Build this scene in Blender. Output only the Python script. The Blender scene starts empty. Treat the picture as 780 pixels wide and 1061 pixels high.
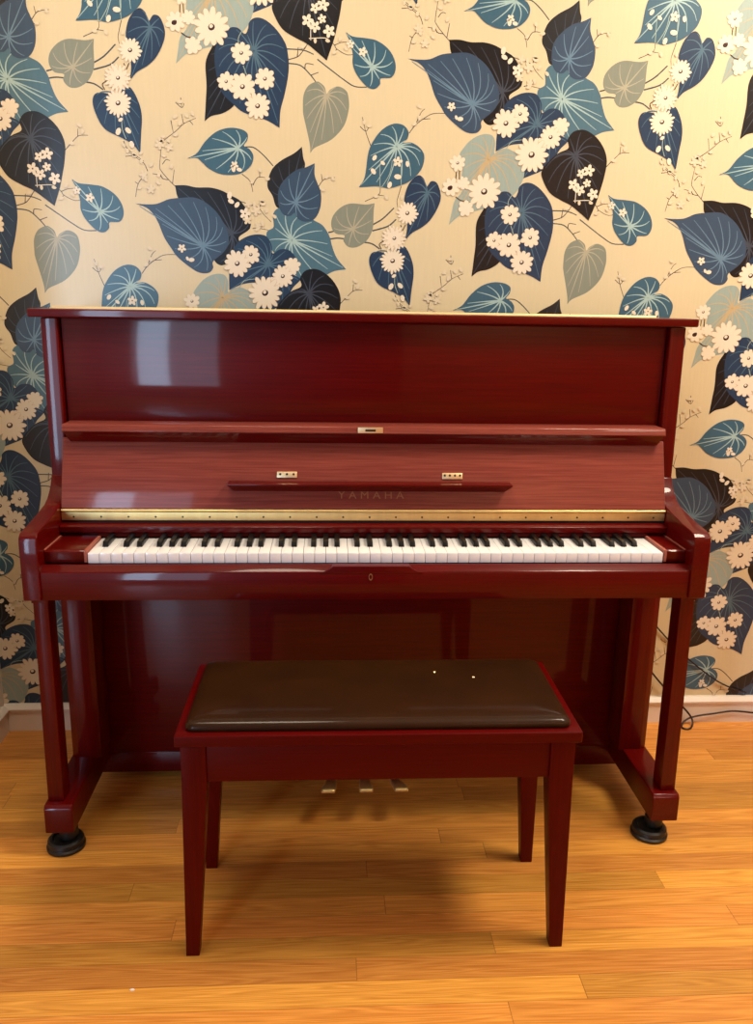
L_WIN, L_WIN2, L_LAMP, L_LAMP2, L_LEFT_FILL, L_REAR_FILL, EXPO = 28, 10, 44, 8, 15, 24, 0.62
LAMP_COL = (1.0, .87, .68)
LEAVES=[('K','grey',(-1002,17229),[(-1398,15887),(-1412,16083),(-1483,16409),(-1566,16750),(-1582,16908),(-1564,17219),(-1444,17439),(-1241,17537),(-1146,17509),(-1041,17418),(-990,17267),(-907,17363),(-704,17444),(-499,17342),(-438,17126),(-448,16878),(-566,16532),(-867,16219),(-1279,16019)]),('Q','grey',(-7130,17694),[(-6599,18320),(-6617,18155),(-6622,17978),(-6641,17677),(-6789,17401),(-7028,17241),(-7255,17235),(-7392,17383),(-7366,17519),(-7590,17559),(-7705,17734),(-7670,17974),(-7478,18191),(-7212,18300),(-6828,18283)]),('B','black',(3410,17446),[(2023,18577),(2287,18585),(2560,18540),(2899,18545),(3173,18485),(3384,18383),(3672,18223),(3876,17857),(3873,17577),(3598,17369),(3585,17169),(3260,16704),(2967,16750),(2793,17317),(2395,18074),(2098,18260)]),('F','char',(4921,18479),[(5216,19562),(5022,19407),(4697,19230),(4470,19026),(4353,18749),(4348,18570),(4464,18387),(4568,18113),(4824,18127),(5083,18593),(5288,19096),(5248,19308)]),('D','teal',(4957,17313),[(6348,16623),(6061,16577),(5843,16479),(5577,16358),(5259,16258),(5072,16413),(4876,16703),(4563,16921),(4348,17184),(4303,17494),(4467,17610),(4485,17721),(4471,17926),(4583,18076),(4873,18129),(5253,17965),(5511,17818),(5744,17692),(5914,17437),(5985,17186),(6109,16896)]),('C2','dblue',(4651,16356),[(4060,15420),(4305,15519),(4525,15617),(4786,15855),(4967,16136),(5150,16370),(4693,16471),(4224,16002),(4071,15652)]),('H','pale',(3128,15845),[(2178,14248),(2242,14558),(2306,14841),(2497,15080),(2459,15381),(2486,15682),(2387,15909),(2455,16071),(2667,16304),(2933,16436),(3180,16431),(3287,16275),(3277,16001),(3397,16084),(3594,16123),(3798,16037),(3957,15880),(4072,15629),(4054,15396),(3855,15041),(3417,14749),(2919,14620),(2471,14492)]),('C','dblue',(4306,16688),[(3312,16047),(3326,16480),(3422,17001),(3580,17251),(3818,17391),(4060,17443),(4284,17405),(4420,17208),(4447,16985),(4627,17080),(4824,17085),(4981,16977),(5072,16754),(4992,16480),(4706,16289),(4335,16234),(3960,16247),(3640,16193)]),('A','slate',(2655,17135),[(1017,18120),(1286,18109),(1559,18129),(1858,18244),(2193,18285),(2506,18295),(2777,18182),(3029,17974),(3213,17705),(3326,17421),(3314,17177),(3178,16972),(2918,16753),(2915,16596),(2800,16471),(2556,16473),(2309,16611),(2023,16841),(1877,17040),(1704,17314),(1574,17652),(1461,17865),(1288,18027)]),('E','slate',(5060,18253),[(5536,19183),(5314,19084),(5088,19016),(4859,18858),(4666,18638),(4601,18391),(4629,18115),(4752,17934),(4913,17910),(5031,17989),(5105,17850),(5285,17778),(5524,17847),(5675,18116),(5698,18461),(5612,18697),(5534,18910)]),('J','black',(3618,14303),[(2829,12970),(2865,13374),(2899,13785),(2894,14287),(3038,14604),(3166,14720),(3369,14226),(3607,13582),(3543,13338),(3290,13170),(3003,13096)]),('G','black',(5390,15986),[(5847,14430),(5612,14609),(5351,14793),(5079,14914),(4778,15086),(4581,15377),(4526,15603),(4686,15836),(4923,16043),(5182,16174),(5150,16370),(5262,16546),(5447,16615),(5659,16589),(5924,16420),(6121,16166),(6212,15875),(6176,15518),(6098,15181),(6003,14845)]),('I','dblue',(4075,14575),[(4673,12868),(4351,13035),(3795,13196),(3532,13386),(3266,13648),(3137,14088),(3116,14523),(3237,14825),(3476,15063),(3689,15084),(3860,14955),(3939,15074),(3967,15208),(4104,15314),(4319,15296),(4578,15122),(4813,14828),(4895,14562),(4913,14163),(4818,13679),(4701,13262)]),('L','teal2',(6948,14336),[(6316,15077),(6488,14984),(6813,14956),(7074,14912),(7345,14750),(7512,14519),(7549,14281),(7445,14096),(7190,14069),(7167,13932),(7029,13827),(6842,13875),(6599,14126),(6488,14365),(6486,14597),(6411,14864)]),('M','teal2',(-3212,15953),[(-4475,15682),(-4231,15814),(-4016,16089),(-3742,16317),(-3437,16418),(-3139,16402),(-2966,16306),(-2970,16148),(-3057,16018),(-2910,15932),(-2826,15776),(-2880,15580),(-3053,15414),(-3294,15333),(-3635,15336),(-3937,15456),(-4135,15630),(-4250,15704)]),('N','teal2',(770,16088),[(-164,15110),(-17,15367),(66,15941),(200,16238),(418,16492),(690,16627),(932,16602),(1072,16447),(1045,16288),(942,16190),(1145,16200),(1359,16088),(1488,15886),(1409,15556),(1137,15289),(863,15169),(579,15104),(306,15144)]),('O','dblue',(-5247,18599),[(-5784,17431),(-5744,17824),(-5830,18301),(-5815,18568),(-5707,18834),(-5500,19018),(-5345,18936),(-5276,18747),(-5155,18884),(-4997,18831),(-4895,18539),(-4954,18272),(-5130,17969),(-5336,17777),(-5611,17619)]),('P','dblue',(737,13501),[(1212,12191),(1043,12386),(784,12529),(388,12719),(203,13008),(120,13321),(195,13515),(409,13543),(738,13477),(836,13624),(1046,13685),(1231,13366),(1294,13028),(1252,12611)])]
STEMS=[('stem',28,[(-7781,17579),(-7641,17615)]),('stem',28,[(-7795,17407),(-7562,17447),(-7333,17432)]),('stem',28,[(-6854,17361),(-6648,17324),(-6447,17200)]),('stem',28,[(-6640,17795),(-6377,17951),(-6095,18218)]),('stem',28,[(-6650,17645),(-6251,17764),(-6033,17941)]),('stem',22,[(-1224,18040),(-932,17842),(-573,17603),(-299,17456),(3,17449)]),('stem',22,[(-3028,15989),(-2812,15979),(-2575,15809),(-2337,15562)]),('stem',22,[(-1971,18244),(-1570,18231),(-1311,18144)]),('stem',22,[(-1950,17927),(-1643,17891),(-1407,17699),(-1241,17506)]),('twig',14,[(-1949,18004),(-1713,18076),(-1594,18187),(-1476,18351),(-1381,18503)]),('twig',14,[(-1713,18076),(-1688,18291)]),('twig',14,[(-1525,17802),(-1501,17932),(-1312,17916)]),('twig',14,[(-1383,17676),(-1193,17747)]),('cream',14,[(-1381,18450),(-1380,18705),(-1333,18918)]),('cream',14,[(-1428,18491),(-1042,18514),(-910,18444)]),('twig',11,[(-957,18485),(-808,18373),(-744,18282),(-472,18158),(-205,18224)]),('twig',11,[(-808,18362),(-626,18432),(-413,18445)]),('twig',11,[(-744,18278),(-814,18212)]),('twig',11,[(-8032,18694),(-7907,18850),(-7768,18900),(-7613,18915)]),('twig',11,[(-7995,18598),(-7858,18617)]),('twig',11,[(-7932,18822),(-7963,18986)]),('twig',11,[(2064,18518),(1877,18699),(1700,18904),(1663,19024),(1720,19442)]),('twig',11,[(1964,18622),(1977,18708),(2019,18945)]),('twig',11,[(1865,18705),(1745,18722),(1647,18804),(1479,18841)]),('twig',11,[(1358,18893),(1281,19069),(1124,19184),(919,19331)]),('twig',11,[(1266,18785),(1105,18584),(1029,18278)]),('twig',11,[(1733,19063),(1824,19171),(1920,19154)]),('twig',11,[(1721,18721),(1670,18826)]),('twig',11,[(1105,18594),(1032,18635)]),('twig',11,[(119,16101),(-7,16417),(-99,16762)]),('twig',11,[(-154,16544),(-7,16435),(64,16527)]),('twig',11,[(1090,16420),(1241,16611),(1478,16790),(1680,16889),(1979,16902),(2225,16878),(2350,16814)]),('twig',11,[(1241,16611),(1370,16898),(1471,16995)]),('twig',11,[(1423,16755),(1617,16771)]),('twig',11,[(-3125,15349),(-2925,15191),(-2857,14931)]),('twig',11,[(-2854,15092),(-2731,15278),(-2544,15283)]),('twig',11,[(-2680,15279),(-2677,15462)]),('twig',11,[(-3275,14730),(-2968,14640),(-2727,14564),(-2598,14404),(-2404,14221)]),('twig',11,[(-2693,14564),(-2641,14728)]),('twig',11,[(3946,17581),(4075,17598),(4433,17534)]),('twig',11,[(6207,15752),(6393,15942),(6558,16085),(6784,16102)]),('twig',11,[(6534,16061),(6543,16246)]),('twig',11,[(1683,12397),(1833,12523),(2115,12729),(2324,12907),(2608,13033)]),('twig',11,[(1997,12968),(2042,12699)]),('twig',11,[(2127,13384),(2274,13265),(2339,13363)]),('twig',11,[(2258,13490),(2274,13265)]),('twig',11,[(2306,12900),(2262,13119)]),('twig',11,[(2457,12976),(2538,12879)]),('twig',11,[(-10,14772),(342,14943),(381,15109)]),('twig',11,[(335,14936),(484,14916)]),('twig',11,[(915,15154),(855,14948),(817,14791),(837,14644)]),('twig',11,[(-6025,16051),(-5918,15854),(-5552,15594)]),('twig',11,[(-5998,15695),(-5759,15723)]),('lite',13,[(374,15109),(364,15661)]),('lite',13,[(406,15109),(612,15440),(674,15765)]),('lite',13,[(903,15643),(915,15159)]),('lite',13,[(-3121,18182),(-3138,18436),(-3041,18608)]),('lite',13,[(-3035,17842),(-2923,17586),(-2760,17483)]),('lite',13,[(3570,16100),(3709,16286),(3979,16339)]),('lite',13,[(800,12970),(805,12726),(886,12506)]),('black',16,[(433,13616),(380,13734),(480,13808)]),('black',16,[(2311,15354),(2327,15563)]),('black',16,[(2410,15357),(2402,15565)]),('black',16,[(2327,14936),(2481,14845),(2657,14849)]),('black',16,[(922,14221),(949,14151)]),('black',16,[(1048,14224),(976,14080)])]
DAISIES=[(3061,15077,427,11,0),(-3075,18119,246,8,0),(-3458,17471,212,7,0),(-2508,17560,249,8,0),(-3062,17365,319,9,0),(-2699,16938,310,10,0),(4952,16683,212,7,2),(4532,16271,175,7,2),(4704,16419,274,10,0),(4240,15989,425,13,0),(3889,16940,234,8,0),(3536,16712,334,10,0),(2344,15747,199,7,0),(2514,15266,162,6,2),(2193,15166,225,7,1),(2600,14660,201,6,2),(754,13885,314,16,2),(767,13885,251,9,0),(734,13323,316,16,0),(1090,14509,275,14,0)]
BUDS=[(5382,15295,139),(5559,15168,127),(5733,15343,102),(5760,15648,139),(5563,15573,114),(5907,15077,140),(-413,18396,95),(-103,18234,107),(222,15817,68),(195,15494,74),(813,15736,118),(1060,15692,64),(821,15381,84),(617,15179,75),(432,15699,59),(2135,17063,102),(2267,16812,49),(2371,16781,69),(-3443,14839,83),(-3412,14694,73),(-3261,14614,73),(-3063,14407,135),(-3303,15551,96),(-3329,15469,72),(-3185,15450,63),(704,12675,82),(945,12704,77),(775,12945,56),(1017,12385,77),(1698,12404,-116),(1931,12351,-103),(-5100,16098,-71),(3844,18184,-97),(4049,18016,-122),(3819,17789,-110),(4096,17665,-85),(4209,18196,-73),(8099,15211,-103),(8264,14882,-103),(1792,12584,-58),(1924,12487,-58),(2098,12638,-58),(2216,12910,-58),(2389,13085,-57),(2109,13055,-57),(2540,13136,-58),(2249,13398,-57),(1221,19119,-53),(1050,19282,-53),(1460,19043,-54),(1304,18697,-54),(1143,18499,-53),(1634,18815,-54),(1785,19265,-54),(1961,19017,-54),(1617,18622,-54),(1219,16637,-54),(1337,16775,-54),(76,16561,-54),(-46,16647,-53),(1329,17042,-54),(-2864,15172,-52),(-2665,15451,-52),(-2475,15250,-53),(-2826,14643,-53),(-2629,14717,-53),(-2511,14487,-54),(-2316,14351,-53),(4065,17565,-56),(4204,17702,-56),(6384,15907,-58),(6662,16191,-59),(6599,16328,-58),(-7822,18918,-47),(-7667,18882,-47),(-7916,18605,-48),(-5931,15820,-50),(-5772,15712,-51),(-5602,15783,-51),(-6019,15951,-51),(-1582,18305,-52),(-1275,18443,-52),(-969,18453,-52),(-662,18505,-52),(-519,18296,-53),(-802,18201,-52),(546,14883,-56),(273,14900,-55),(944,14892,-55)]
LATTICE=((0.6827,0.3532),(0.6839,-0.3587))
import bpy, bmesh, math, random
from mathutils import Vector, Matrix
random.seed(7)
C = bpy.context.scene.collection
SC = bpy.context.scene

# ------------------------------------------------------------------ materials
def lin(c):
    return tuple(((x/255)/12.92 if x/255 <= .04045 else ((x/255+.055)/1.055)**2.4) for x in c) + (1.0,)

def new_mat(name):
    m = bpy.data.materials.new(name); m.use_nodes = True
    nt = m.node_tree
    return m, nt, nt.nodes['Principled BSDF']

def simple(name, rgb, rough=.5, metal=0., coat=0., spec=.5, noise=0., nscale=60., stretch=(1, 1, 1), bump=0.):
    m, nt, b = new_mat(name)
    b.inputs['Roughness'].default_value = rough
    b.inputs['Metallic'].default_value = metal
    b.inputs['Coat Weight'].default_value = coat
    b.inputs['Coat Roughness'].default_value = .10
    b.inputs['Specular IOR Level'].default_value = spec
    col = lin(rgb) if max(rgb) > 1 else tuple(rgb) + (1,)
    b.inputs['Base Color'].default_value = col
    if noise or bump:
        tc = nt.nodes.new('ShaderNodeTexCoord'); mp = nt.nodes.new('ShaderNodeMapping')
        mp.inputs['Scale'].default_value = stretch
        nz = nt.nodes.new('ShaderNodeTexNoise'); nz.inputs['Scale'].default_value = nscale
        nz.inputs['Detail'].default_value = 4
        nt.links.new(tc.outputs['Object'], mp.inputs['Vector']); nt.links.new(mp.outputs['Vector'], nz.inputs['Vector'])
        if noise:
            mx = nt.nodes.new('ShaderNodeMixRGB'); mx.blend_type = 'MIX'
            mx.inputs['Color1'].default_value = tuple(c*(1-noise) for c in col[:3]) + (1,)
            mx.inputs['Color2'].default_value = tuple(min(1, c*(1+noise)) for c in col[:3]) + (1,)
            nt.links.new(nz.outputs['Fac'], mx.inputs['Fac']); nt.links.new(mx.outputs['Color'], b.inputs['Base Color'])
        if bump:
            bp = nt.nodes.new('ShaderNodeBump'); bp.inputs['Strength'].default_value = bump; bp.inputs['Distance'].default_value = .002
            nt.links.new(nz.outputs['Fac'], bp.inputs['Height']); nt.links.new(bp.outputs['Normal'], b.inputs['Normal'])
    return m

def mahogany(name, dark, light, rough, coat, axis='x', grain=1.0):
    m, nt, b = new_mat(name)
    N = nt.nodes.new; Lk = nt.links.new
    tc = N('ShaderNodeTexCoord'); mp = N('ShaderNodeMapping')
    mp.inputs['Scale'].default_value = {'x': (2.2, 90, 90), 'z': (90, 90, 2.2), 'y': (90, 2.2, 90)}[axis]
    n1 = N('ShaderNodeTexNoise'); n1.inputs['Scale'].default_value = 3.2; n1.inputs['Detail'].default_value = 7; n1.inputs['Distortion'].default_value = .5
    n2 = N('ShaderNodeTexNoise'); n2.inputs['Scale'].default_value = 1.3; n2.inputs['Detail'].default_value = 2
    Lk(tc.outputs['Object'], mp.inputs['Vector']); Lk(mp.outputs['Vector'], n1.inputs['Vector']); Lk(tc.outputs['Object'], n2.inputs['Vector'])
    rp = N('ShaderNodeValToRGB')
    rp.color_ramp.elements[0].position = .32; rp.color_ramp.elements[0].color = tuple(dark) + (1,)
    rp.color_ramp.elements[1].position = .70; rp.color_ramp.elements[1].color = tuple(light) + (1,)
    ad = N('ShaderNodeMath'); ad.operation = 'MULTIPLY_ADD'; ad.inputs[1].default_value = .35; ad.inputs[2].default_value = -.17
    sm = N('ShaderNodeMath'); sm.operation = 'ADD'
    Lk(n2.outputs['Fac'], ad.inputs[0]); Lk(n1.outputs['Fac'], sm.inputs[0]); Lk(ad.outputs[0], sm.inputs[1])
    Lk(sm.outputs[0], rp.inputs['Fac']); Lk(rp.outputs['Color'], b.inputs['Base Color'])
    b.inputs['Roughness'].default_value = rough; b.inputs['Specular IOR Level'].default_value = .10; b.inputs['Coat Weight'].default_value = coat; b.inputs['Coat Roughness'].default_value = .055
    return m

MD, ML = (.070, .0005, .0003), (.104, .0014, .0007)
M_red = mahogany('polished_mahogany', MD, ML, .38, .34)
M_redv = mahogany('polished_mahogany_upright_grain', MD, ML, .38, .34, 'z')
M_redy = mahogany('polished_mahogany_deep_grain', MD, ML, .38, .34, 'y')
M_open = mahogany('mahogany_ceiling_sheen', (.165, .033, .024), (.262, .060, .042), .34, .3)  # paler copy of the mahogany, the ceiling's reflection put into its colour
M_bench = mahogany('bench_mahogany', (.070, .0004, .0003), (.092, .0009, .0005), .40, .05)
M_benchv = mahogany('bench_mahogany_leg', (.070, .0004, .0003), (.092, .0009, .0005), .40, .05, 'z')
M_strip = mahogany('pink_edge_wood', (.30, .085, .06), (.42, .14, .10), .4, .2, 'y')
M_brass = simple('brass', (.92, .66, .28), .48, 1.0, noise=.2, nscale=40, stretch=(1, .2, .2))
M_brassp = simple('pale_brass', (.93, .76, .45), .45, 1.0)
M_dgold = simple('dull_gold', (150, 98, 62), .5, .2)
M_white = simple('white_keytop', (240, 241, 243), .22, coat=.3)
M_black = simple('black_keytop', (12, 12, 13), .36, coat=.05, spec=.3)
M_dark = simple('dark_gap', (12, 5, 5), .7)
M_felt = simple('red_felt', (60, 10, 9), .95, spec=.1)
M_rubber = simple('black_rubber', (17, 18, 16), .42)
M_leather = simple('brown_leather', (44, 21, 3), .55, spec=.10, coat=.28, noise=.45, nscale=9, stretch=(1, 1.6, 1), bump=.12)
M_hole = simple('screw_dark', (30, 20, 8), .6)
M_paint = simple('white_trim_paint', (226, 214, 200), .38, noise=.04, nscale=8)
M_wallw = simple('white_wall_paint', (224, 214, 200), .7, noise=.03, nscale=4)
M_ceil = simple('ceiling_paint', (196, 184, 166), .85, noise=.03, nscale=3)
M_room = simple('room_wall_paint', (170, 130, 98), .8, noise=.05, nscale=3)
M_reflpanel = simple('reflection_panel_dark', (44, 18, 12), .5)
M_cord = simple('dark_cord', (36, 14, 16), .45)
M_crumb = simple('white_paper', (235, 228, 215), .8)

def floor_material():
    m, nt, b = new_mat('oak_strip_floor')
    N = nt.nodes.new; Lk = nt.links.new
    def mth(op, a, bb=None, c=None):
        n = N('ShaderNodeMath'); n.operation = op
        for k, v in enumerate((a, bb, c)):
            if v is None: continue
            if isinstance(v, (int, float)): n.inputs[k].default_value = v
            else: Lk(v, n.inputs[k])
        return n.outputs[0]
    tc = N('ShaderNodeTexCoord'); sp = N('ShaderNodeSeparateXYZ'); Lk(tc.outputs['Object'], sp.inputs[0])
    W, LN = .0572, 1.15
    v = mth('DIVIDE', sp.outputs['Y'], W); row = mth('FLOOR', v); fv = mth('FRACT', v)
    w1 = N('ShaderNodeTexWhiteNoise'); w1.noise_dimensions = '1D'; Lk(row, w1.inputs['W'])
    u = mth('ADD', mth('DIVIDE', sp.outputs['X'], LN), mth('MULTIPLY', w1.outputs['Value'], 7.3))
    pl = mth('FLOOR', u); fu = mth('FRACT', u)
    cv = N('ShaderNodeCombineXYZ'); Lk(row, cv.inputs[0]); Lk(pl, cv.inputs[1])
    w2 = N('ShaderNodeTexWhiteNoise'); w2.noise_dimensions = '3D'; Lk(cv.outputs[0], w2.inputs['Vector'])
    # grain coordinates shifted for every board
    sh = N('ShaderNodeVectorMath'); sh.operation = 'MULTIPLY_ADD'; Lk(w2.outputs['Color'], sh.inputs[0]); sh.inputs[1].default_value = (9, 9, 9); Lk(tc.outputs['Object'], sh.inputs[2])
    mp = N('ShaderNodeMapping'); mp.inputs['Scale'].default_value = (1.1, 24, 1); Lk(sh.outputs[0], mp.inputs['Vector'])
    ng = N('ShaderNodeTexNoise'); ng.inputs['Scale'].default_value = 1.6; ng.inputs['Detail'].default_value = 1.5; ng.inputs['Distortion'].default_value = .35; Lk(mp.outputs[0], ng.inputs['Vector'])
    rings = mth('PINGPONG', mth('MULTIPLY', ng.outputs['Fac'], 11.0), .5)
    rings = mth('MULTIPLY', rings, 2.0)
    mp2 = N('ShaderNodeMapping'); mp2.inputs['Scale'].default_value = (5, 150, 1); Lk(sh.outputs[0], mp2.inputs['Vector'])
    nf = N('ShaderNodeTexNoise'); nf.inputs['Scale'].default_value = 2.0; nf.inputs['Detail'].default_value = 5; Lk(mp2.outputs[0], nf.inputs['Vector'])
    g = mth('ADD', mth('MULTIPLY', rings, .34), mth('MULTIPLY', nf.outputs['Fac'], .75))
    rp = N('ShaderNodeValToRGB'); e = rp.color_ramp.elements
    e[0].position = .1; e[0].color = FLOOR_D + (1,)
    e[1].position = .85; e[1].color = FLOOR_L + (1,)
    Lk(g, rp.inputs['Fac'])
    hs = N('ShaderNodeHueSaturation'); Lk(rp.outputs['Color'], hs.inputs['Color'])
    hs.inputs['Saturation'].default_value = 1.0
    Lk(mth('MULTIPLY_ADD', w2.outputs['Value'], .42, .78), hs.inputs['Value'])
    Lk(mth('MULTIPLY_ADD', w1.outputs['Value'], .012, .494), hs.inputs['Hue'])
    # dark joints between the boards
    jy = mth('LESS_THAN', fv, .022); jx = mth('LESS_THAN', fu, .0016); j = mth('MAXIMUM', jy, jx)
    mx = N('ShaderNodeMixRGB'); Lk(mth('MULTIPLY', j, .42), mx.inputs['Fac']); Lk(hs.outputs['Color'], mx.inputs['Color1']); mx.inputs['Color2'].default_value = (.07, .022, .006, 1)
    Lk(mx.outputs['Color'], b.inputs['Base Color'])
    b.inputs['Roughness'].default_value = .30; b.inputs['Coat Weight'].default_value = .16; b.inputs['Coat Roughness'].default_value = .16; b.inputs['Specular IOR Level'].default_value = .35
    bp = N('ShaderNodeBump'); bp.inputs['Strength'].default_value = .25; bp.inputs['Distance'].default_value = .001
    Lk(mth('SUBTRACT', 1.0, j), bp.inputs['Height']); Lk(bp.outputs['Normal'], b.inputs['Normal'])
    return m
FLOOR_D, FLOOR_L = (.43, .145, .018), (.76, .355, .068)
M_floor = floor_material()

# wallpaper inks
PR, PS = .30, .34
def ink(name, rgb, noise=.10):
    k = .66 if max(rgb) < 160 else .84
    rgb = [min(.92, c/l*k) for c, l in zip(lin(rgb)[:3], (1.0, .90, .80) if rgb[0] > 150 else (1.0, .94, .90))]
    m = simple('wallpaper_' + name, rgb, PR, spec=PS, noise=noise, nscale=14, stretch=(14, 1, .8))
    m.node_tree.nodes['Principled BSDF'].inputs['IOR'].default_value = 1.62
    return m
INK = {'ground': ink('ground', (228, 205, 160), .05), 'slate': ink('slate', (66, 90, 116)), 'black': ink('black', (24, 26, 31)), 'char': ink('charcoal', (38, 41, 46)),
       'dblue': ink('dark_blue', (42, 68, 98)), 'teal': ink('teal', (90, 130, 148)), 'teal2': ink('deep_teal', (70, 112, 134)), 'pale': ink('pale_sage', (160, 172, 158)),
       'grey': ink('grey_sage', (156, 158, 136)), 'v_slate': ink('vein_slate', (108, 138, 160)), 'v_black': ink('vein_grey', (74, 82, 96)), 'v_dblue': ink('vein_blue', (92, 126, 146)),
       'v_teal': ink('vein_pale', (172, 194, 184)), 'v_grey': ink('vein_straw', (184, 172, 142)), 'v_pale': ink('vein_ochre', (202, 172, 124)),
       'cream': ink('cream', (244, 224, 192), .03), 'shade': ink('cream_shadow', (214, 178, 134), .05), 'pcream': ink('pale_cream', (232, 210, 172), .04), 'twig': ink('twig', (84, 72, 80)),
       'stem': ink('stem', (76, 86, 94)), 'lite': ink('light_stem', (170, 182, 160)), 'brown': ink('dark_brown', (66, 34, 34))}
ORDER = list(INK)
VEIN = {'slate': 'v_slate', 'black': 'v_black', 'char': 'v_black', 'dblue': 'v_dblue', 'teal': 'v_teal', 'teal2': 'v_teal', 'pale': 'v_pale', 'grey': 'v_grey'}

# ------------------------------------------------------------------ mesh helpers
def add_box(bm, x0, x1, y0, y1, z0, z1, bev=0., seg=2):
    t = bmesh.new()
    vs = [t.verts.new((x, y, z)) for x in (x0, x1) for y in (y0, y1) for z in (z0, z1)]
    for f in ((0, 1, 3, 2), (4, 6, 7, 5), (0, 4, 5, 1), (2, 3, 7, 6), (0, 2, 6, 4), (1, 5, 7, 3)):
        t.faces.new([vs[i] for i in f])
    finish(bm, t, bev, seg)

def finish(bm, t, bev, seg):
    bmesh.ops.recalc_face_normals(t, faces=t.faces)
    if bev:
        bmesh.ops.bevel(t, geom=[e for e in t.edges if e.calc_face_angle(0) > .5], offset=bev, segments=seg, affect='EDGES', profile=.6)
    me = bpy.data.meshes.new('t'); t.to_mesh(me); t.free(); bm.from_mesh(me); bpy.data.meshes.remove(me)

def add_prism(bm, pts, a0, a1, axis, bev=0., seg=2):
    """closed outline pts extruded from a0 to a1 along axis ('x': pts are (y, z); 'y': (x, z); 'z': (x, y))"""
    def P(p, a):
        return {'x': (a, p[0], p[1]), 'y': (p[0], a, p[1]), 'z': (p[0], p[1], a)}[axis]
    t = bmesh.new()
    A = [t.verts.new(P(p, a0)) for p in pts]; B = [t.verts.new(P(p, a1)) for p in pts]
    n = len(pts)
    t.faces.new(A); t.faces.new(B[::-1])
    for i in range(n):
        t.faces.new((A[i], B[i], B[(i+1) % n], A[(i+1) % n]))
    finish(bm, t, bev, seg)

def add_loft(bm, rings, bev=0.):
    t = bmesh.new()
    R = [[t.verts.new(p) for p in r] for r in rings]; n = len(R[0])
    t.faces.new(R[0]); t.faces.new(R[-1][::-1])
    for a, b in zip(R, R[1:]):
        for i in range(n):
            t.faces.new((a[i], b[i], b[(i+1) % n], a[(i+1) % n]))
    finish(bm, t, bev, 2)

def add_lathe(bm, prof, cx, cy, n=40):
    add_loft(bm, [[(cx + r*math.cos(2*math.pi*i/n), cy + r*math.sin(2*math.pi*i/n), z) for i in range(n)] for r, z in prof])

def obj(name, bm, mat, parent=None, smooth=True):
    me = bpy.data.meshes.new(name); bm.to_mesh(me); bm.free()
    for mm in (mat if isinstance(mat, (list, tuple)) else [mat]): me.materials.append(mm)
    if smooth:
        for p in me.polygons: p.use_smooth = True
        me.set_sharp_from_angle(angle=math.radians(32))
    o = bpy.data.objects.new(name, me); C.objects.link(o)
    if parent:
        o.parent = parent; o.matrix_parent_inverse = parent.matrix_world.inverted()
    return o

def box_obj(name, b, mat, parent=None, bev=.002, seg=2):
    bm = bmesh.new(); add_box(bm, *b, bev, seg); return obj(name, bm, mat, parent)

def thing(name, label, cat, loc, group=None):
    o = bpy.data.objects.new(name, None); C.objects.link(o); o.location = loc
    o.empty_display_size = .1
    o.matrix_world = Matrix.Translation(loc)
    o['label'] = label; o['category'] = cat
    if group: o['group'] = group
    return o

def tag(o, label, cat, group=None):
    o['label'] = label; o['category'] = cat
    if group: o['group'] = group
    return o

def struct(o):
    o['kind'] = 'structure'; return o

def tube_obj(name, pts, r, mat, parent=None):
    cu = bpy.data.curves.new(name, 'CURVE'); cu.dimensions = '3D'; cu.bevel_depth = r; cu.bevel_resolution = 4; cu.resolution_u = 10; cu.use_fill_caps = True
    s = cu.splines.new('NURBS'); s.points.add(len(pts)-1); s.use_endpoint_u = True; s.order_u = 4
    for p, q in zip(s.points, pts): p.co = (*q, 1)
    o = bpy.data.objects.new(name, cu); C.objects.link(o)
    bpy.context.view_layer.update()
    me = bpy.data.meshes.new_from_object(o.evaluated_get(bpy.context.evaluated_depsgraph_get()))
    bpy.data.objects.remove(o); bpy.data.curves.remove(cu)
    me.name = name; me.materials.clear(); me.materials.append(mat)
    for p in me.polygons: p.use_smooth = True
    o = bpy.data.objects.new(name, me); C.objects.link(o)
    if parent: o.parent = parent; o.matrix_parent_inverse = parent.matrix_world.inverted()
    return o

# ------------------------------------------------------------------ the room
XL, XL2, XR, YB, ZC = -1.030, -2.7, 2.6, -4.2, 2.80
struct(box_obj('floor', (XL2, XR, YB, 0, -.06, 0), M_floor, bev=0))
struct(box_obj('ceiling', (XL2, XR, YB, 0, ZC, ZC+.08), M_ceil, bev=0))
struct(box_obj('wall_left', (XL-.12, XL, -.75, 0, 0, ZC), M_wallw, bev=0))
struct(box_obj('wall_alcove', (XL2, XL-.12, -.75, -.63, 0, ZC), M_room, bev=0))
struct(box_obj('wall_far_left', (XL2-.1, XL2, YB, -.63, 0, ZC), M_room, bev=0))
struct(box_obj('wall_right', (XR, XR+.1, YB, 0, 0, ZC), M_room, bev=0))
WX0, WX1, WZ0, WZ1 = -2.28, -1.36, .32, 2.12          # the window behind the photographer
bm = bmesh.new()
add_box(bm, XL2, WX0, YB-.1, YB, 0, ZC); add_box(bm, WX1, XR, YB-.1, YB, 0, ZC)
add_box(bm, WX0, WX1, YB-.1, YB, 0, WZ0); add_box(bm, WX0, WX1, YB-.1, YB, WZ1, ZC)
struct(obj('wall_rear', bm, M_room, smooth=False))
bm = bmesh.new(); f = .05
add_box(bm, WX0-f, WX0, YB-.08, YB+.03, WZ0-f, WZ1+f); add_box(bm, WX1, WX1+f, YB-.08, YB+.03, WZ0-f, WZ1+f)
add_box(bm, WX0, WX1, YB-.08, YB+.03, WZ0-f, WZ0); add_box(bm, WX0, WX1, YB-.08, YB+.03, WZ1, WZ1+f)
struct(obj('window_1', bm, M_paint, smooth=False))

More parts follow.
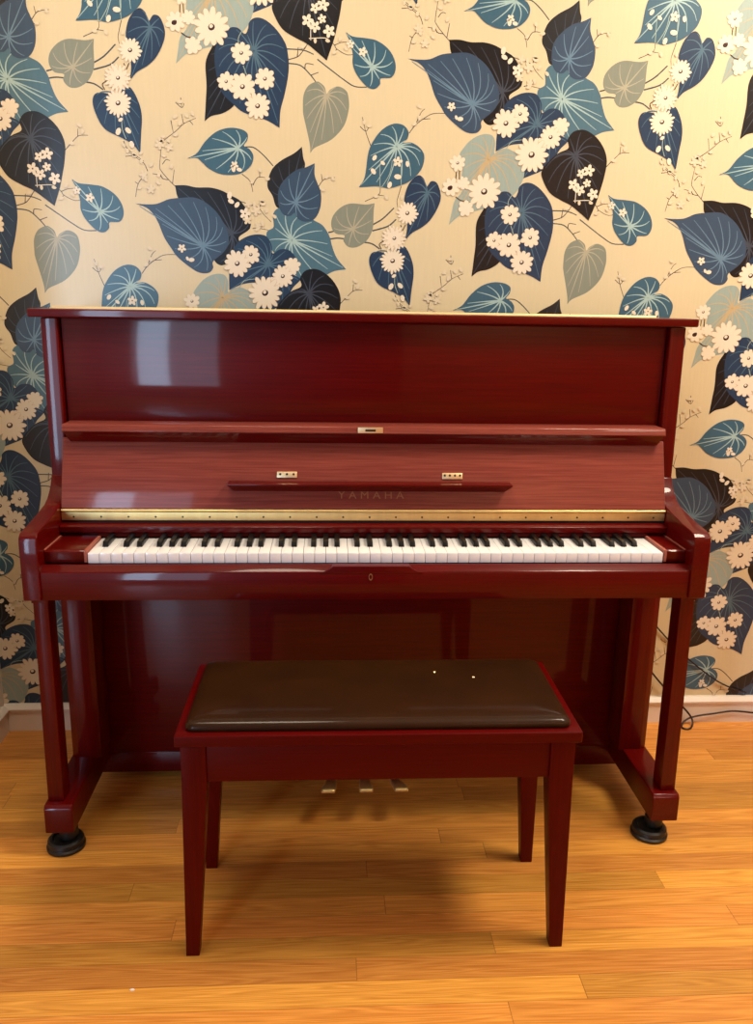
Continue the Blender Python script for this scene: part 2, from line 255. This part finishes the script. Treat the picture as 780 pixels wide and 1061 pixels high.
bm = bmesh.new(); add_box(bm, -1.18, .52, YB-.02, YB+.03, 0, 2.08); add_box(bm, -1.10, -.36, YB+.03, YB+.045, .12, 1.98); add_box(bm, -.28, .44, YB+.03, YB+.045, .12, 1.98)
struct(obj('dark_reflection_panel_1', bm, M_reflpanel, smooth=False))  # added dark panel, shapes the dark middle of the reflection in the piano
def baseboard(name, path_fn, mat):
    prof = [(0, 0), (-.014, 0), (-.014, .062), (-.019, .064), (-.020, .070), (-.014, .076), (-.008, .081), (0, .082)]
    bm = bmesh.new(); path_fn(bm, prof); return struct(obj(name, bm, mat))
baseboard('baseboard_back', lambda bm, p: add_prism(bm, p, XL+.002, XR, 'x'), M_paint)
baseboard('baseboard_left', lambda bm, p: add_prism(bm, [(XL-a, z) for a, z in p], -.75, -.0205, 'y'), M_paint)

# ------------------------------------------------------------------ wallpapered wall: one mesh, the printed pattern laid on it as ink layers
def catmull(pts, closed=True, k=5, sharp0=True):
    n = len(pts); out = []
    rng = range(n if closed else n-1)
    for i in rng:
        g = (lambda j: pts[j % n]) if closed else (lambda j: pts[max(0, min(n-1, j))])
        p0, p1, p2, p3 = g(i-1), g(i), g(i+1), g(i+2)
        if closed and sharp0:
            if i == 0: p0 = (2*p1[0]-p2[0], 2*p1[1]-p2[1])
            if i == n-1: p3 = (2*p2[0]-p1[0], 2*p2[1]-p1[1])
        for s in range(k):
            t = s/k
            out.append(tuple(.5*((2*p1[c]) + (-p0[c]+p2[c])*t + (2*p0[c]-5*p1[c]+4*p2[c]-p3[c])*t*t + (-p0[c]+3*p1[c]-3*p2[c]+p3[c])*t**3) for c in (0, 1)))
    if not closed: out.append(tuple(pts[-1]))
    return out

STEP = .00001
V, F, FM = [], [], []
def poly(pts, layer, c, dx=0, dz=0):
    s = len(V); y = -(layer+1)*STEP
    V.extend((x, y, z) for x, z in pts); F.append(list(range(s, s+len(pts)))); FM.append(ORDER.index(c))
def strip(pts, w0, w1, layer, c):
    s = len(V); y = -(layer+1)*STEP; n = len(pts)
    for i, (x, z) in enumerate(pts):
        a, b = pts[max(0, i-1)], pts[min(n-1, i+1)]
        dx, dz = b[0]-a[0], b[1]-a[1]; d = math.hypot(dx, dz) or 1e-9
        w = w0 + (w1-w0)*i/(n-1)
        V.append((x-dz/d*w, y, z+dx/d*w)); V.append((x+dz/d*w, y, z-dx/d*w))
    for i in range(n-1):
        F.append([s+2*i, s+2*i+1, s+2*i+3, s+2*i+2]); FM.append(ORDER.index(c))
def ellipse(cx, cz, ang, a, b, n=9, squash=0.):
    ca, sa = math.cos(ang), math.sin(ang); o = []
    for i in range(n):
        t = 2*math.pi*i/n; x, z = a*math.cos(t), b*math.sin(t)*(1+squash*math.cos(t))
        o.append((cx+x*ca-z*sa, cz+x*sa+z*ca))
    return o

cells = []     # the pattern in one repeat: (kind, points, layer, ink ...) kept as closures on an offset
def draw_repeat(ox, oz):
    q = lambda p: (p[0]/1e4+ox, p[1]/1e4+oz)
    for c, w, pts in STEMS:
        top = c in ('cream', 'lite', 'black')
        ly = 112 if top else (1 if c == 'stem' else 2)
        strip(catmull([q(p) for p in pts], False, 4), w/2e4*(1.8 if c == 'twig' else 1.35), w/2e4*1.15, ly, 'brown' if c == 'black' else c)
    for li, (nm, c, hub, pts) in enumerate(LEAVES):
        ly = 4 + li*6
        H = q(hub); out = catmull([q(p) for p in pts]); poly(out, ly, c)
        T = out[0]; n = len(out)
        arc = [0.]
        for i in range(1, n+1): arc.append(arc[-1] + math.dist(out[i-1], out[i % n]))
        LT = arc[-1]; td = math.dist(T, H); u = ((T[0]-H[0])/td, (T[1]-H[1])/td)
        vc = VEIN[c]; K = 1.3 if c in ('teal', 'teal2') else 1.12
        # midrib and side veins running from the hub towards the margin
        mid = [(H[0]+(T[0]-H[0])*t*.94 , H[1]+(T[1]-H[1])*t*.94) for t in (0, .25, .5, .75, 1)]
        strip(mid, .0019*K, .0006, ly+5, vc)
        m = max(8, int(round(LT/.037)))
        for k in range(1, m):
            s = LT*(k+.0)/m
            i = min(range(n), key=lambda j: abs(arc[j]-s)); P = out[i]
            d = math.dist(P, H)
            if d < .03: continue
            if math.dist(P, T) < .022: continue
            P2 = (H[0]+(P[0]-H[0])*.90, H[1]+(P[1]-H[1])*.90)
            bend = .38*d
            cosv = ((P[0]-H[0])*u[0]+(P[1]-H[1])*u[1])/d
            Q = ((H[0]+P2[0])/2 - u[0]*bend*(1-abs(cosv)*.6), (H[1]+P2[1])/2 - u[1]*bend*(1-abs(cosv)*.6))
            cp = []
            for t in (0, .17, .34, .5, .67, .84, 1):
                cp.append(tuple((1-t)**2*H[a]+2*t*(1-t)*Q[a]+t*t*P2[a] for a in (0, 1)))
            strip(cp, .0016*K, .0006, ly+1+k % 4, vc)
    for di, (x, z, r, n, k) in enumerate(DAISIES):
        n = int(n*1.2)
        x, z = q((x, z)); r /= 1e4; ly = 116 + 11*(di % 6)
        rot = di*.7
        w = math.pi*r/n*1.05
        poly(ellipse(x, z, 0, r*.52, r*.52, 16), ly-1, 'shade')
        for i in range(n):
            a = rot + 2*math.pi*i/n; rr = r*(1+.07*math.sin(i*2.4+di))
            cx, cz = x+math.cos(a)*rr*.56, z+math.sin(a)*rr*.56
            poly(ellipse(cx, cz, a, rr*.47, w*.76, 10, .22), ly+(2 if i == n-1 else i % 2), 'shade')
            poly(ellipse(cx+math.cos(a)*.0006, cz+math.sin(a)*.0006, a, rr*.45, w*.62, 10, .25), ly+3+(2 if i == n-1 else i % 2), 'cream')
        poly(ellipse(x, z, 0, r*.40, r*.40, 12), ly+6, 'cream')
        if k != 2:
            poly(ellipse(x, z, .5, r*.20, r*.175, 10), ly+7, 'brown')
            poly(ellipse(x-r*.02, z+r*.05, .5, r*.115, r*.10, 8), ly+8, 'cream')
        if k == 1:
            poly(ellipse(x-r*.1, z-r*.1, .3, r*.3, r*.24, 10), ly+9, 'brown')
    for bi, (x, z, r) in enumerate(BUDS):
        x, z = q((x, z)); c = 'cream' if r > 0 else 'pcream'; r = abs(r)/1e4
        if r < .0085:
            poly(ellipse(x, z, bi*1.3, r*1.15, r*.75, 8), 184, c)
        else:
            for i in range(5):
                a = bi*.9+2*math.pi*i/5
                poly(ellipse(x+math.cos(a)*r*.55, z+math.sin(a)*r*.55, a, r*.55, r*.33, 8, .2), 184+(2 if i == 4 else i % 2), c)
            if c == 'cream': poly(ellipse(x, z, 0, r*.16, r*.16, 6), 188, 'brown')

(ux, uz), (vx, vz) = LATTICE
for i in range(-9, 10):
    for j in range(-9, 10):
        ox, oz = i*ux+j*vx, i*uz+j*vz
        if -1.75 < ox+.0 < 3.1 and -2.2 < oz < 1.7: draw_repeat(ox, oz)
me = bpy.data.meshes.new('wall_back'); me.from_pydata(V, [], F)
for n in ORDER: me.materials.append(INK[n])
me.polygons.foreach_set('material_index', FM)
bm = bmesh.new(); bm.from_mesh(me)
for co, no in (((XL, 0, 0), (-1, 0, 0)), ((XR, 0, 0), (1, 0, 0)), ((0, 0, .08), (0, 0, -1)), ((0, 0, ZC), (0, 0, 1))):
    bmesh.ops.bisect_plane(bm, geom=bm.verts[:]+bm.edges[:]+bm.faces[:], plane_co=co, plane_no=no, clear_outer=True)
for fa in bm.faces:
    fa.normal_update()
    if fa.normal.y > 0: fa.normal_flip()
add_box(bm, XL-.12, XR+.1, 0, .12, 0, ZC)
bm.to_mesh(me); bm.free()
wall = bpy.data.objects.new('wall_back', me); C.objects.link(wall); struct(wall)

# ------------------------------------------------------------------ the piano
P = thing('upright_piano', 'glossy red mahogany upright piano with its keyboard open, standing against the leaf wallpaper', 'piano', (0, -.30, 0))
SX = .7194
box_obj('lid', (-.7435, .7435, -.376, -.045, 1.1835, 1.2015), M_red, P, .004, 3)
bm = bmesh.new(); n = 10
add_loft(bm, [[(x, -.270+.0034*math.cos(2*math.pi*i/n), 1.2035+.0034*math.sin(2*math.pi*i/n)) for i in range(n)] for x in (-.722, .683)])
add_box(bm, -.722, .683, -.290, -.268, 1.2010, 1.2030, .0004)
obj('lid_hinge', bm, M_brassp, P)
for s in (-1, 1):
    bm = bmesh.new()
    # case side: upper stile, lower stile a little further forward
    a, b = sorted((s*.6835, s*SX))
    add_prism(bm, [(-.040, .12), (-.040, 1.183), (-.366, 1.183), (-.372, .80), (-.372, .125)], a, b, 'x', .004, 3)
    st = [(s*.648, -.30), (s*.648, -.388), (s*.704, -.388), (s*.7198, -.379), (s*.7198, -.30)]
    add_prism(bm, st, .128, .62, 'z', .0015)
    obj('side_panel', bm, M_redv, P)
    bm = bmesh.new(); a, b = sorted((s*.6833, s*.7200))
    pr = [(-.372, .836), (-.384, .815), (-.396, .803), (-.412, .791), (-.432, .782), (-.470, .775), (-.535, .7655), (-.575, .7625), (-.592, .760), (-.6015, .752), (-.6046, .740), (-.6046, .617), (-.30, .617), (-.30, .836)]
    add_prism(bm, pr, a, b, 'x', .003, 3); obj('arm', bm, M_redy, P)
    # front leg and toe block
    i0, o0, i1, o1 = .681, .712, .683, .7175
    zs = ((.617, i0, o0, -.575, -.528), (.605, i0, o0, -.575, -.528), (.131, i1, o1, -.575, -.528))
    bm = bmesh.new()
    add_loft(bm, [[(s*i, y0, z), (s*o, y0, z), (s*o, y1, z), (s*i, y1, z)] for z, i, o, y0, y1 in zs], .002)
    add_box(bm, *sorted((s*(i0-.002), s*(o0+.002))), -.579, -.524, .603, .617, .001)
    obj('leg', bm, M_redv, P)
    bm = bmesh.new(); a, b = sorted((s*.660, s*.7223))
    add_prism(bm, [(-.5944, .0625), (-.5944, .122), (-.588, .1305), (-.060, .1305), (-.060, .0625)], a, b, 'x', .003, 3)
    obj('toe_block', bm, M_redy, P)
    bm = bmesh.new(); cx = s*.686
    add_lathe(bm, [(.014, .066), (.014, .050), (.021, .048), (.021, .027), (.017, .0225)], cx, -.55, 20); obj('caster', bm, M_rubber, P)
    # hinge side key block beside the keys
    kin = {-1: -.6005, 1: .6395}[s]; a, b = sorted((kin, s*.6833))
    bm = bmesh.new()
    add_prism(bm, [(-.568, .688), (-.568, .712), (-.564, .7155), (-.450, .7155), (-.450, .688)], a, b, 'x', .0015)
    obj('key_block', bm, M_red, P)
    bm = bmesh.new(); a, b = sorted((kin, kin-s*.006))
    add_box(bm, a, b, -.573, -.455, .690, .7165, .001); add_box(bm, *sorted((s*.6833, s*.6800)), -.567, -.45, .7150, .7168, .0006); obj('key_block_strip', bm, M_strip, P)

bm = bmesh.new(); add_box(bm, -.6800, .6800, -.352, -.330, .955, 1.1835, .002); obj('upper_panel', bm, M_red, P)
box_obj('back_panel', (-.684, .684, -.060, -.042, .10, 1.183), M_dark, P, 0)
# ledge above the fallboard with its lock plate
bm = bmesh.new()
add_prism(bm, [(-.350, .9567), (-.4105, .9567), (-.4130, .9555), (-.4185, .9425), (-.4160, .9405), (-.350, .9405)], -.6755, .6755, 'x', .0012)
ledge = obj('ledge', bm, M_open, P)  # pale material stands in for the ceiling mirrored along the ledge front
bm = bmesh.new()
add_loft(bm, [[(-w, -.350, z), (w, -.350, z), (w, y, z), (-w, y, z)] for w, y, z in ((.6735, -.4150, .9410), (.6690, -.4060, .9270), (.6640, -.3990, .9165))], .0008)
obj('ledge_cove', bm, M_red, ledge)
bm = bmesh.new(); add_box(bm, -.0275, .0285, -.4195, -.4120, .9430, .9555, .0008); lp = obj('lock_plate', bm, M_brassp, ledge)
bm = bmesh.new(); add_box(bm, -.011, .012, -.4200, -.4190, .9465, .9515, .0003)
obj('keyhole', bm, M_hole, P)
# fallboard, opened up: leans back from its hinge
FB0, FB1 = Vector((0, -.4414, .7735)), Vector((0, -.392, .925))
up = (FB1-FB0).normalized(); outn = Vector((0, -up.z, up.y))
bm = bmesh.new()
q0, q1 = FB0, FB1; b0 = q0-outn*.020; b1 = q1-outn*.020
add_prism(bm, [(q0.y, q0.z), (q1.y, q1.z), (b1.y, b1.z), (b0.y, b0.z)], -.6822, .6822, 'x', .0025, 3)
fb = obj('fallboard', bm, M_open, P)
def onfb(x, z, d=0.):
    t = (z-FB0.z)/(FB1.z-FB0.z); p = FB0+(FB1-FB0)*t+outn*d; return Vector((x, p.y, p.z))
def fb_box(bm, x0, x1, za, zb, d0, d1, bev=.001):
    rings = []
    for x in (x0, x1):
        rings.append([tuple(onfb(x, z, d)) for z, d in ((za, d0), (za, d1), (zb, d1), (zb, d0))])
    add_loft(bm, rings, bev)
bm = bmesh.new()
y0 = onfb(0, .828).y
t = bmesh.new()
lo = [onfb(-.300, .812, 0), onfb(.304, .812, 0)]
rings = []
for xa, xb, yy, zz in ((-.3155, .3195, y0-.034, .8335), (-.3155, .3195, y0-.034, .8295), (-.304, .308, onfb(0, .813).y-.004, .8125), (-.304, .308, onfb(0, .813).y+.004, .8125), (-.3155, .3195, y0+.004, .8335)):
    rings.append(((xa, yy, zz), (xb, yy, zz)))
A = [t.verts.new(r[0]) for r in rings]; B = [t.verts.new(r[1]) for r in rings]
t.faces.new(A); t.faces.new(B[::-1])
for i in range(5): t.faces.new((A[i], B[i], B[(i+1) % 5], A[(i+1) % 5]))
finish(bm, t, .001, 2)
obj('music_ledge', bm, M_red, fb)
for x0, x1, z0, z1, nh in ((-.2085, -.1635, .8405, .8535, 3), (.1650, .2115, .8390, .8525, 4)):
    bm = bmesh.new(); fb_box(bm, x0, x1, z0, z1, -.001, .0025); bp = obj('hinge_plate', bm, M_brassp, fb)
    for k in range(nh):
        bm = bmesh.new(); x = x0+(x1-x0)*(k+.5)/nh
        ctr = onfb(x, (z0+z1)/2+.001, .0022)
        ring = [[tuple(ctr+Vector((1, 0, 0))*(r*math.cos(a))+up*(r*math.sin(a))+outn*d) for a in [2*math.pi*i/12 for i in range(12)]] for r, d in ((.0026, 0), (.0026, .0009))]
        add_loft(bm, ring); obj('screw', bm, M_hole, bp)
# lettering on the fallboard below the ledge
cu = bpy.data.curves.new('txt', 'FONT'); cu.body = 'YAMAHA'; cu.size = .0235; cu.extrude = .0003; cu.space_character = 1.62; cu.align_x = 'CENTER'
to = bpy.data.objects.new('txt', cu); C.objects.link(to); bpy.context.view_layer.update()
lm = bpy.data.meshes.new_from_object(to.evaluated_get(bpy.context.evaluated_depsgraph_get())); bpy.data.objects.remove(to); bpy.data.curves.remove(cu)
xs = [v.co.x for v in lm.vertices]; sc = .149/(max(xs)-min(xs)); xc = (max(xs)+min(xs))/2
for v in lm.vertices:
    p = onfb(.0032+(v.co.x-xc)*sc, .7965) + up*(v.co.y*1.0) + outn*(.0006+v.co.z); v.co = p
lm.name = 'lettering'; lm.materials.clear(); lm.materials.append(M_dgold)
lo_ = bpy.data.objects.new('lettering', lm); C.objects.link(lo_); lo_.parent = fb; lo_.matrix_parent_inverse = Matrix()
lo_.matrix_parent_inverse = fb.matrix_world.inverted()
# long brass hinge
bm = bmesh.new(); add_box(bm, -.6815, .6815, -.4435, -.432, .7475, .7660, .0008)
t = bmesh.new(); n = 10
add_loft(bm, [[(x, -.4425+.0032*math.cos(2*math.pi*i/n), .7695+.0032*math.sin(2*math.pi*i/n)) for i in range(n)] for x in (-.6815, .6815)])
hg = obj('piano_hinge', bm, M_brass, P)
nsc = 23
for k in range(nsc):
    x = -.655+1.31*k/(nsc-1); bm = bmesh.new()
    add_loft(bm, [[(x+r*math.cos(2*math.pi*i/10), y, .7555+r*math.sin(2*math.pi*i/10)) for i in range(10)] for r, y in ((.0024, -.4430), (.0020, -.4444))])
    obj('hinge_screw', bm, M_hole, hg)
bm = bmesh.new(); add_box(bm, -.6822, .6822, -.440, -.395, .712, .7745, 0); obj('hinge_rail', bm, M_dark, P)
# name rail just behind the keys
bm = bmesh.new(); add_prism(bm, [(-.440, .742), (-.457, .7405), (-.462, .737), (-.462, .7250), (-.459, .7235), (-.440, .7235)], -.6822, .6822, 'x', .0008); obj('name_rail', bm, M_red, P)
bm = bmesh.new(); add_box(bm, -.600, .638, -.4605, -.446, .7145, .7235, 0); obj('felt_strip', bm, M_felt, P)
bm = bmesh.new(); add_box(bm, -.6822, .6822, -.4448, -.440, .690, .7240, 0); obj('rail_backing', bm, M_red, P)
# keybed and key slip
box_obj('keybed', (-.6833, .6833, -.585, -.330, .621, .672), M_red, P, .001)
bm = bmesh.new()
add_prism(bm, [(-.600, .6165), (-.600, .674), (-.5985, .6775), (-.583, .6885), (-.578, .6885), (-.578, .6165)], -.6833, .6833, 'x', .001)
pts = []
for x, z in ((-.112, .6765), (-.100, .6785), (-.090, .6835), (-.083, .6895), (.077, .6895), (.084, .6835), (.094, .6785), (.106, .6765)): pts.append((x, z))
add_prism(bm, pts + [(.106, .6725), (-.112, .6725)], -.6003, -.579, 'y', .0008)
slip = obj('key_slip', bm, M_red, P)
bm = bmesh.new(); n = 16
for k in range(n):
    a0, a1 = 2*math.pi*k/n, 2*math.pi*(k+1)/n
    add_loft(bm, [[(-.004+r*math.cos(a)*.55, y, .6665+r*math.sin(a)) for r, y in ((.0052, -.6010), (.0052, -.6018), (.0076, -.6018), (.0076, -.6010))] for a in (a0, a1)])
obj('lock_escutcheon', bm, M_dgold, slip)
# keys: 52 white, 36 black
KX, KP = .0194, .02356
K0 = KX-KP*26
for k in range(52):
    x0 = K0+k*KP; bm = bmesh.new()
    add_box(bm, x0+.00045, x0+KP-.00045, -.5721, -.452, .6885, .7100, .0009, 2)
    obj('white_key', bm, M_white, P)
names = 'ABCDEFG'
for k in range(51):
    if names[k % 7] in 'BE': continue
    off = {'A': .001, 'C': -.0022, 'D': .0022, 'F': -.0028, 'G': 0.}[names[k % 7]]
    xc = K0+(k+1)*KP+off; bm = bmesh.new(); w, w2 = .0062, .0046
    ring = lambda y, z, w: [(xc-w, y, .709), (xc+w, y, .709), (xc+w*.86, y, z), (xc-w*.86, y, z)]
    add_loft(bm, [ring(-.526, .712, w), ring(-.520, .7215, w), ring(-.452, .7225, w)], .0011)
    obj('black_key', bm, M_black, P)
# lower front
bm = bmesh.new(); add_box(bm, -.690, .690, -.290, -.268, .085, .622, .002); obj('lower_panel', bm, M_red, P)
bm = bmesh.new(); add_box(bm, -.690, .690, -.286, -.262, .026, .083, .002); obj('bottom_rail', bm, M_red, P)
box_obj('bottom_board', (-.660, .660, -.285, -.060, .066, .085), M_dark, P, 0)
for x, dx in ((-.0893, -.012), (-.001, 0.), (.0808, .012)):
    bm = bmesh.new(); rings = []
    for y, w, z, t, ox in ((-.262, .011, .062, .012, 0), (-.36, .011, .066, .012, .1), (-.43, .013, .078, .011, .45), (-.475, .0165, .096, .010, .8), (-.498, .0170, .101, .010, 1), (-.5035, .0150, .099, .006, 1.03)):
        c = x-dx+dx*ox*1.2
        rings.append([(c-w, y, z-t), (c+w, y, z-t), (c+w, y, z-.002), (c+w*.8, y, z), (c-w*.8, y, z), (c-w, y, z-.002)])
    add_loft(bm, rings, .0012); obj('pedal', bm, M_brass, P)

# caster cups on the floor
for s, lab in ((-1, 'round black rubber caster cup under the left front corner of the piano'), (1, 'round black rubber caster cup under the right front corner of the piano')):
    bm = bmesh.new(); cx = {-1: -.693, 1: .676}[s]
    add_lathe(bm, [(.038, .0), (.0425, .002), (.043, .008), (.0395, .011), (.039, .013), (.0405, .0155), (.0395, .022), (.035, .0265), (.029, .027), (.026, .023), (.002, .022)], cx, -.553, 44)
    tag(obj('caster_cup', bm, M_rubber), lab, 'caster cup', 'caster cups under the piano')

# ------------------------------------------------------------------ the bench
BY = -.7604
Bn = thing('piano_bench', 'red mahogany piano bench with dark brown leather cushion and four tapered legs', 'bench', (.0027, BY, 0))
Bn.rotation_euler = (0, 0, -.0045)
bpy.context.view_layer.update()
def bpart(name, bm, mat):
    o = obj(name, bm, mat); o.parent = Bn; return o
bm = bmesh.new(); add_box(bm, -.3684, .3684, -.1525, .1525, .4525, .4746, .0035, 3); bpart('seat_frame', bm, M_bench)
# padded cushion
bm = bmesh.new(); rings = []
def rrect(hx, hy, r, z, n=6):
    o = []
    for cx, cy, a0 in ((hx-r, hy-r, 0), (-hx+r, hy-r, 90), (-hx+r, -hy+r, 180), (hx-r, -hy+r, 270)):
        for i in range(n+1):
            a = math.radians(a0+90*i/n); o.append((cx+r*math.cos(a), cy+r*math.sin(a), z))
    return o
for ins, z in ((.002, .4742), (.0, .479), (.0005, .4835), (.003, .4875), (.008, .491), (.016, .4935), (.030, .4955), (.07, .4975), (.12, .4985)):
    rings.append(rrect(.352-ins, .139-ins, max(.016-ins*.1, .006), z))
add_loft(bm, rings); cush = bpart('cushion', bm, M_leather)
for x, y in ((.120, .055), (.196, .030)):
    bm = bmesh.new(); add_lathe(bm, [(.0028, .4962), (.0030, .4985), (.0018, .4994)], x, y, 14)
    o = obj('stud', bm, M_brassp); o.parent = cush
for sx in (-1, 1):
    for sy in (-1, 1):
        bm = bmesh.new(); rings = []
        for z, xo, xi, yo, yi in ((.4525, .3605, .3150, .1400, .0950), (.372, .3605, .3150, .1400, .0950), (0., .3665, .3410, .1400, .1150)):
            rings.append([(sx*xo, sy*yo, z), (sx*xi, sy*yo, z), (sx*xi, sy*yi, z), (sx*xo, sy*yi, z)])
        add_loft(bm, rings, .0016); bpart('leg', bm, M_benchv)
for sy in (-1, 1):
    bm = bmesh.new(); add_box(bm, -.3155, .3155, *sorted((sy*.1355, sy*.117)), .3735, .4525, .0012); bpart('apron', bm, M_bench)
for sx in (-1, 1):
    bm = bmesh.new(); add_box(bm, *sorted((sx*.356, sx*.338)), -.0955, .0955, .3735, .4525, .0012); bpart('apron', bm, M_bench)

# ------------------------------------------------------------------ cords and a crumb
r = .0028
tag(tube_obj('power_cord', [(.86, -.012, .185), (.905, -.012, .130), (.952, -.022, .082), (.992, -.026, .044), (1.013, -.030, .016), (1.003, -.050, .004), (.985, -.066, .003), (.968, -.058, .003), (.970, -.040, .006), (.995, -.026, .020), (1.035, -.023, .028), (1.085, -.022, .032), (1.130, -.021, .041), (1.175, -.021, .036), (1.22, -.021, .030), (1.30, -.021, .022)], r, M_cord),
    'thin dark cord looping on the floor along the white baseboard right of the piano', 'cord')
tag(tube_obj('wall_cord', [(.86, -.006, .33), (.925, -.006, .258), (.985, -.006, .205), (1.045, -.006, .158), (1.11, -.006, .112), (1.18, -.006, .092)], .0022, M_cord),
    'thin dark cord slanting down the wallpaper beside the right piano leg', 'cord')
bm = bmesh.new(); add_loft(bm, [[(-.449+a*w, -.9765+b*w*.6, z) for a, b in ((1, 0), (.4, .9), (-.5, .8), (-1, 0), (-.3, -.8), (.6, -.7))] for w, z in ((.0045, 0), (.005, .0012), (.003, .0024))])
tag(obj('paper_scrap', bm, M_crumb), 'tiny white scrap lying on the floor boards in front of the left bench leg', 'scrap')

# ------------------------------------------------------------------ light
def area(name, loc, target, sx, sy, power, col, shape='RECTANGLE'):
    l = bpy.data.lights.new(name, 'AREA'); l.shape = shape; l.size = sx
    if shape in ('RECTANGLE', 'ELLIPSE'): l.size_y = sy
    l.energy = power; l.color = col
    o = bpy.data.objects.new(name, l); C.objects.link(o); o.location = loc
    o.rotation_euler = (Vector(target)-Vector(loc)).to_track_quat('-Z', 'Y').to_euler()
    return o
WXM, WZM = -1.93, (WZ0+WZ1)/2
for nm, xa, xb, pw in (('window_daylight', WX0, WXM, L_WIN), ('window_daylight_curtained', WXM, WX1, L_WIN2)):
    area(nm, ((xa+xb)/2, YB-.09, WZM), ((xa+xb)/2, 0, WZM), xb-xa, WZ1-WZ0, pw, (.52, .73, 1.0))
for nm, (x, y), d, pw in (('ceiling_lamp_light', (1.40, -.98), .7, L_LAMP), ('ceiling_lamp_light_rear', (2.35, -2.35), .6, L_LAMP2), ('left_wall_fill', (-.45, -.92), .7, L_LEFT_FILL)):  # third light is an added fill that brightens the left wallpaper
    area(nm, (x, y, 2.74), (x, y+.01, 0), d, d, pw, LAMP_COL, 'DISK')
area('rear_wall_fill', (1.65, -3.62, 2.35), (1.65, -4.2, 1.15), 1.7, .2, L_REAR_FILL, LAMP_COL)  # added unseen fill, brightens the rear wall mirrored in the upper panel
w = bpy.data.worlds.new('world'); SC.world = w; w.use_nodes = True
w.node_tree.nodes['Background'].inputs['Color'].default_value = (.8, .85, 1, 1); w.node_tree.nodes['Background'].inputs['Strength'].default_value = .3

# ------------------------------------------------------------------ camera
cam = bpy.data.cameras.new('camera'); co = bpy.data.objects.new('camera', cam); C.objects.link(co)
cam.sensor_fit = 'VERTICAL'; cam.sensor_height = 36; cam.lens = 859.571*36/1061; cam.clip_start = .01
yaw, pitch, roll = .0608, -.2464, .0170
fw = Vector((math.sin(yaw)*math.cos(pitch), math.cos(yaw)*math.cos(pitch), math.sin(pitch)))
rt = Vector((math.cos(yaw), -math.sin(yaw), 0)); upv = rt.cross(fw)
r2 = rt*math.cos(roll)+upv*math.sin(roll); u2 = -rt*math.sin(roll)+upv*math.cos(roll)
m = Matrix((r2, u2, -fw)).transposed().to_4x4(); m.translation = Vector((-.0948, -2.2555, 1.2243))
co.matrix_world = m
SC.camera = co
vs = SC.view_settings; SC.display_settings.display_device = 'sRGB'
vs.view_transform = 'Standard'; vs.look = 'None'; vs.gamma = 1; vs.use_curve_mapping = False; vs.exposure = EXPO
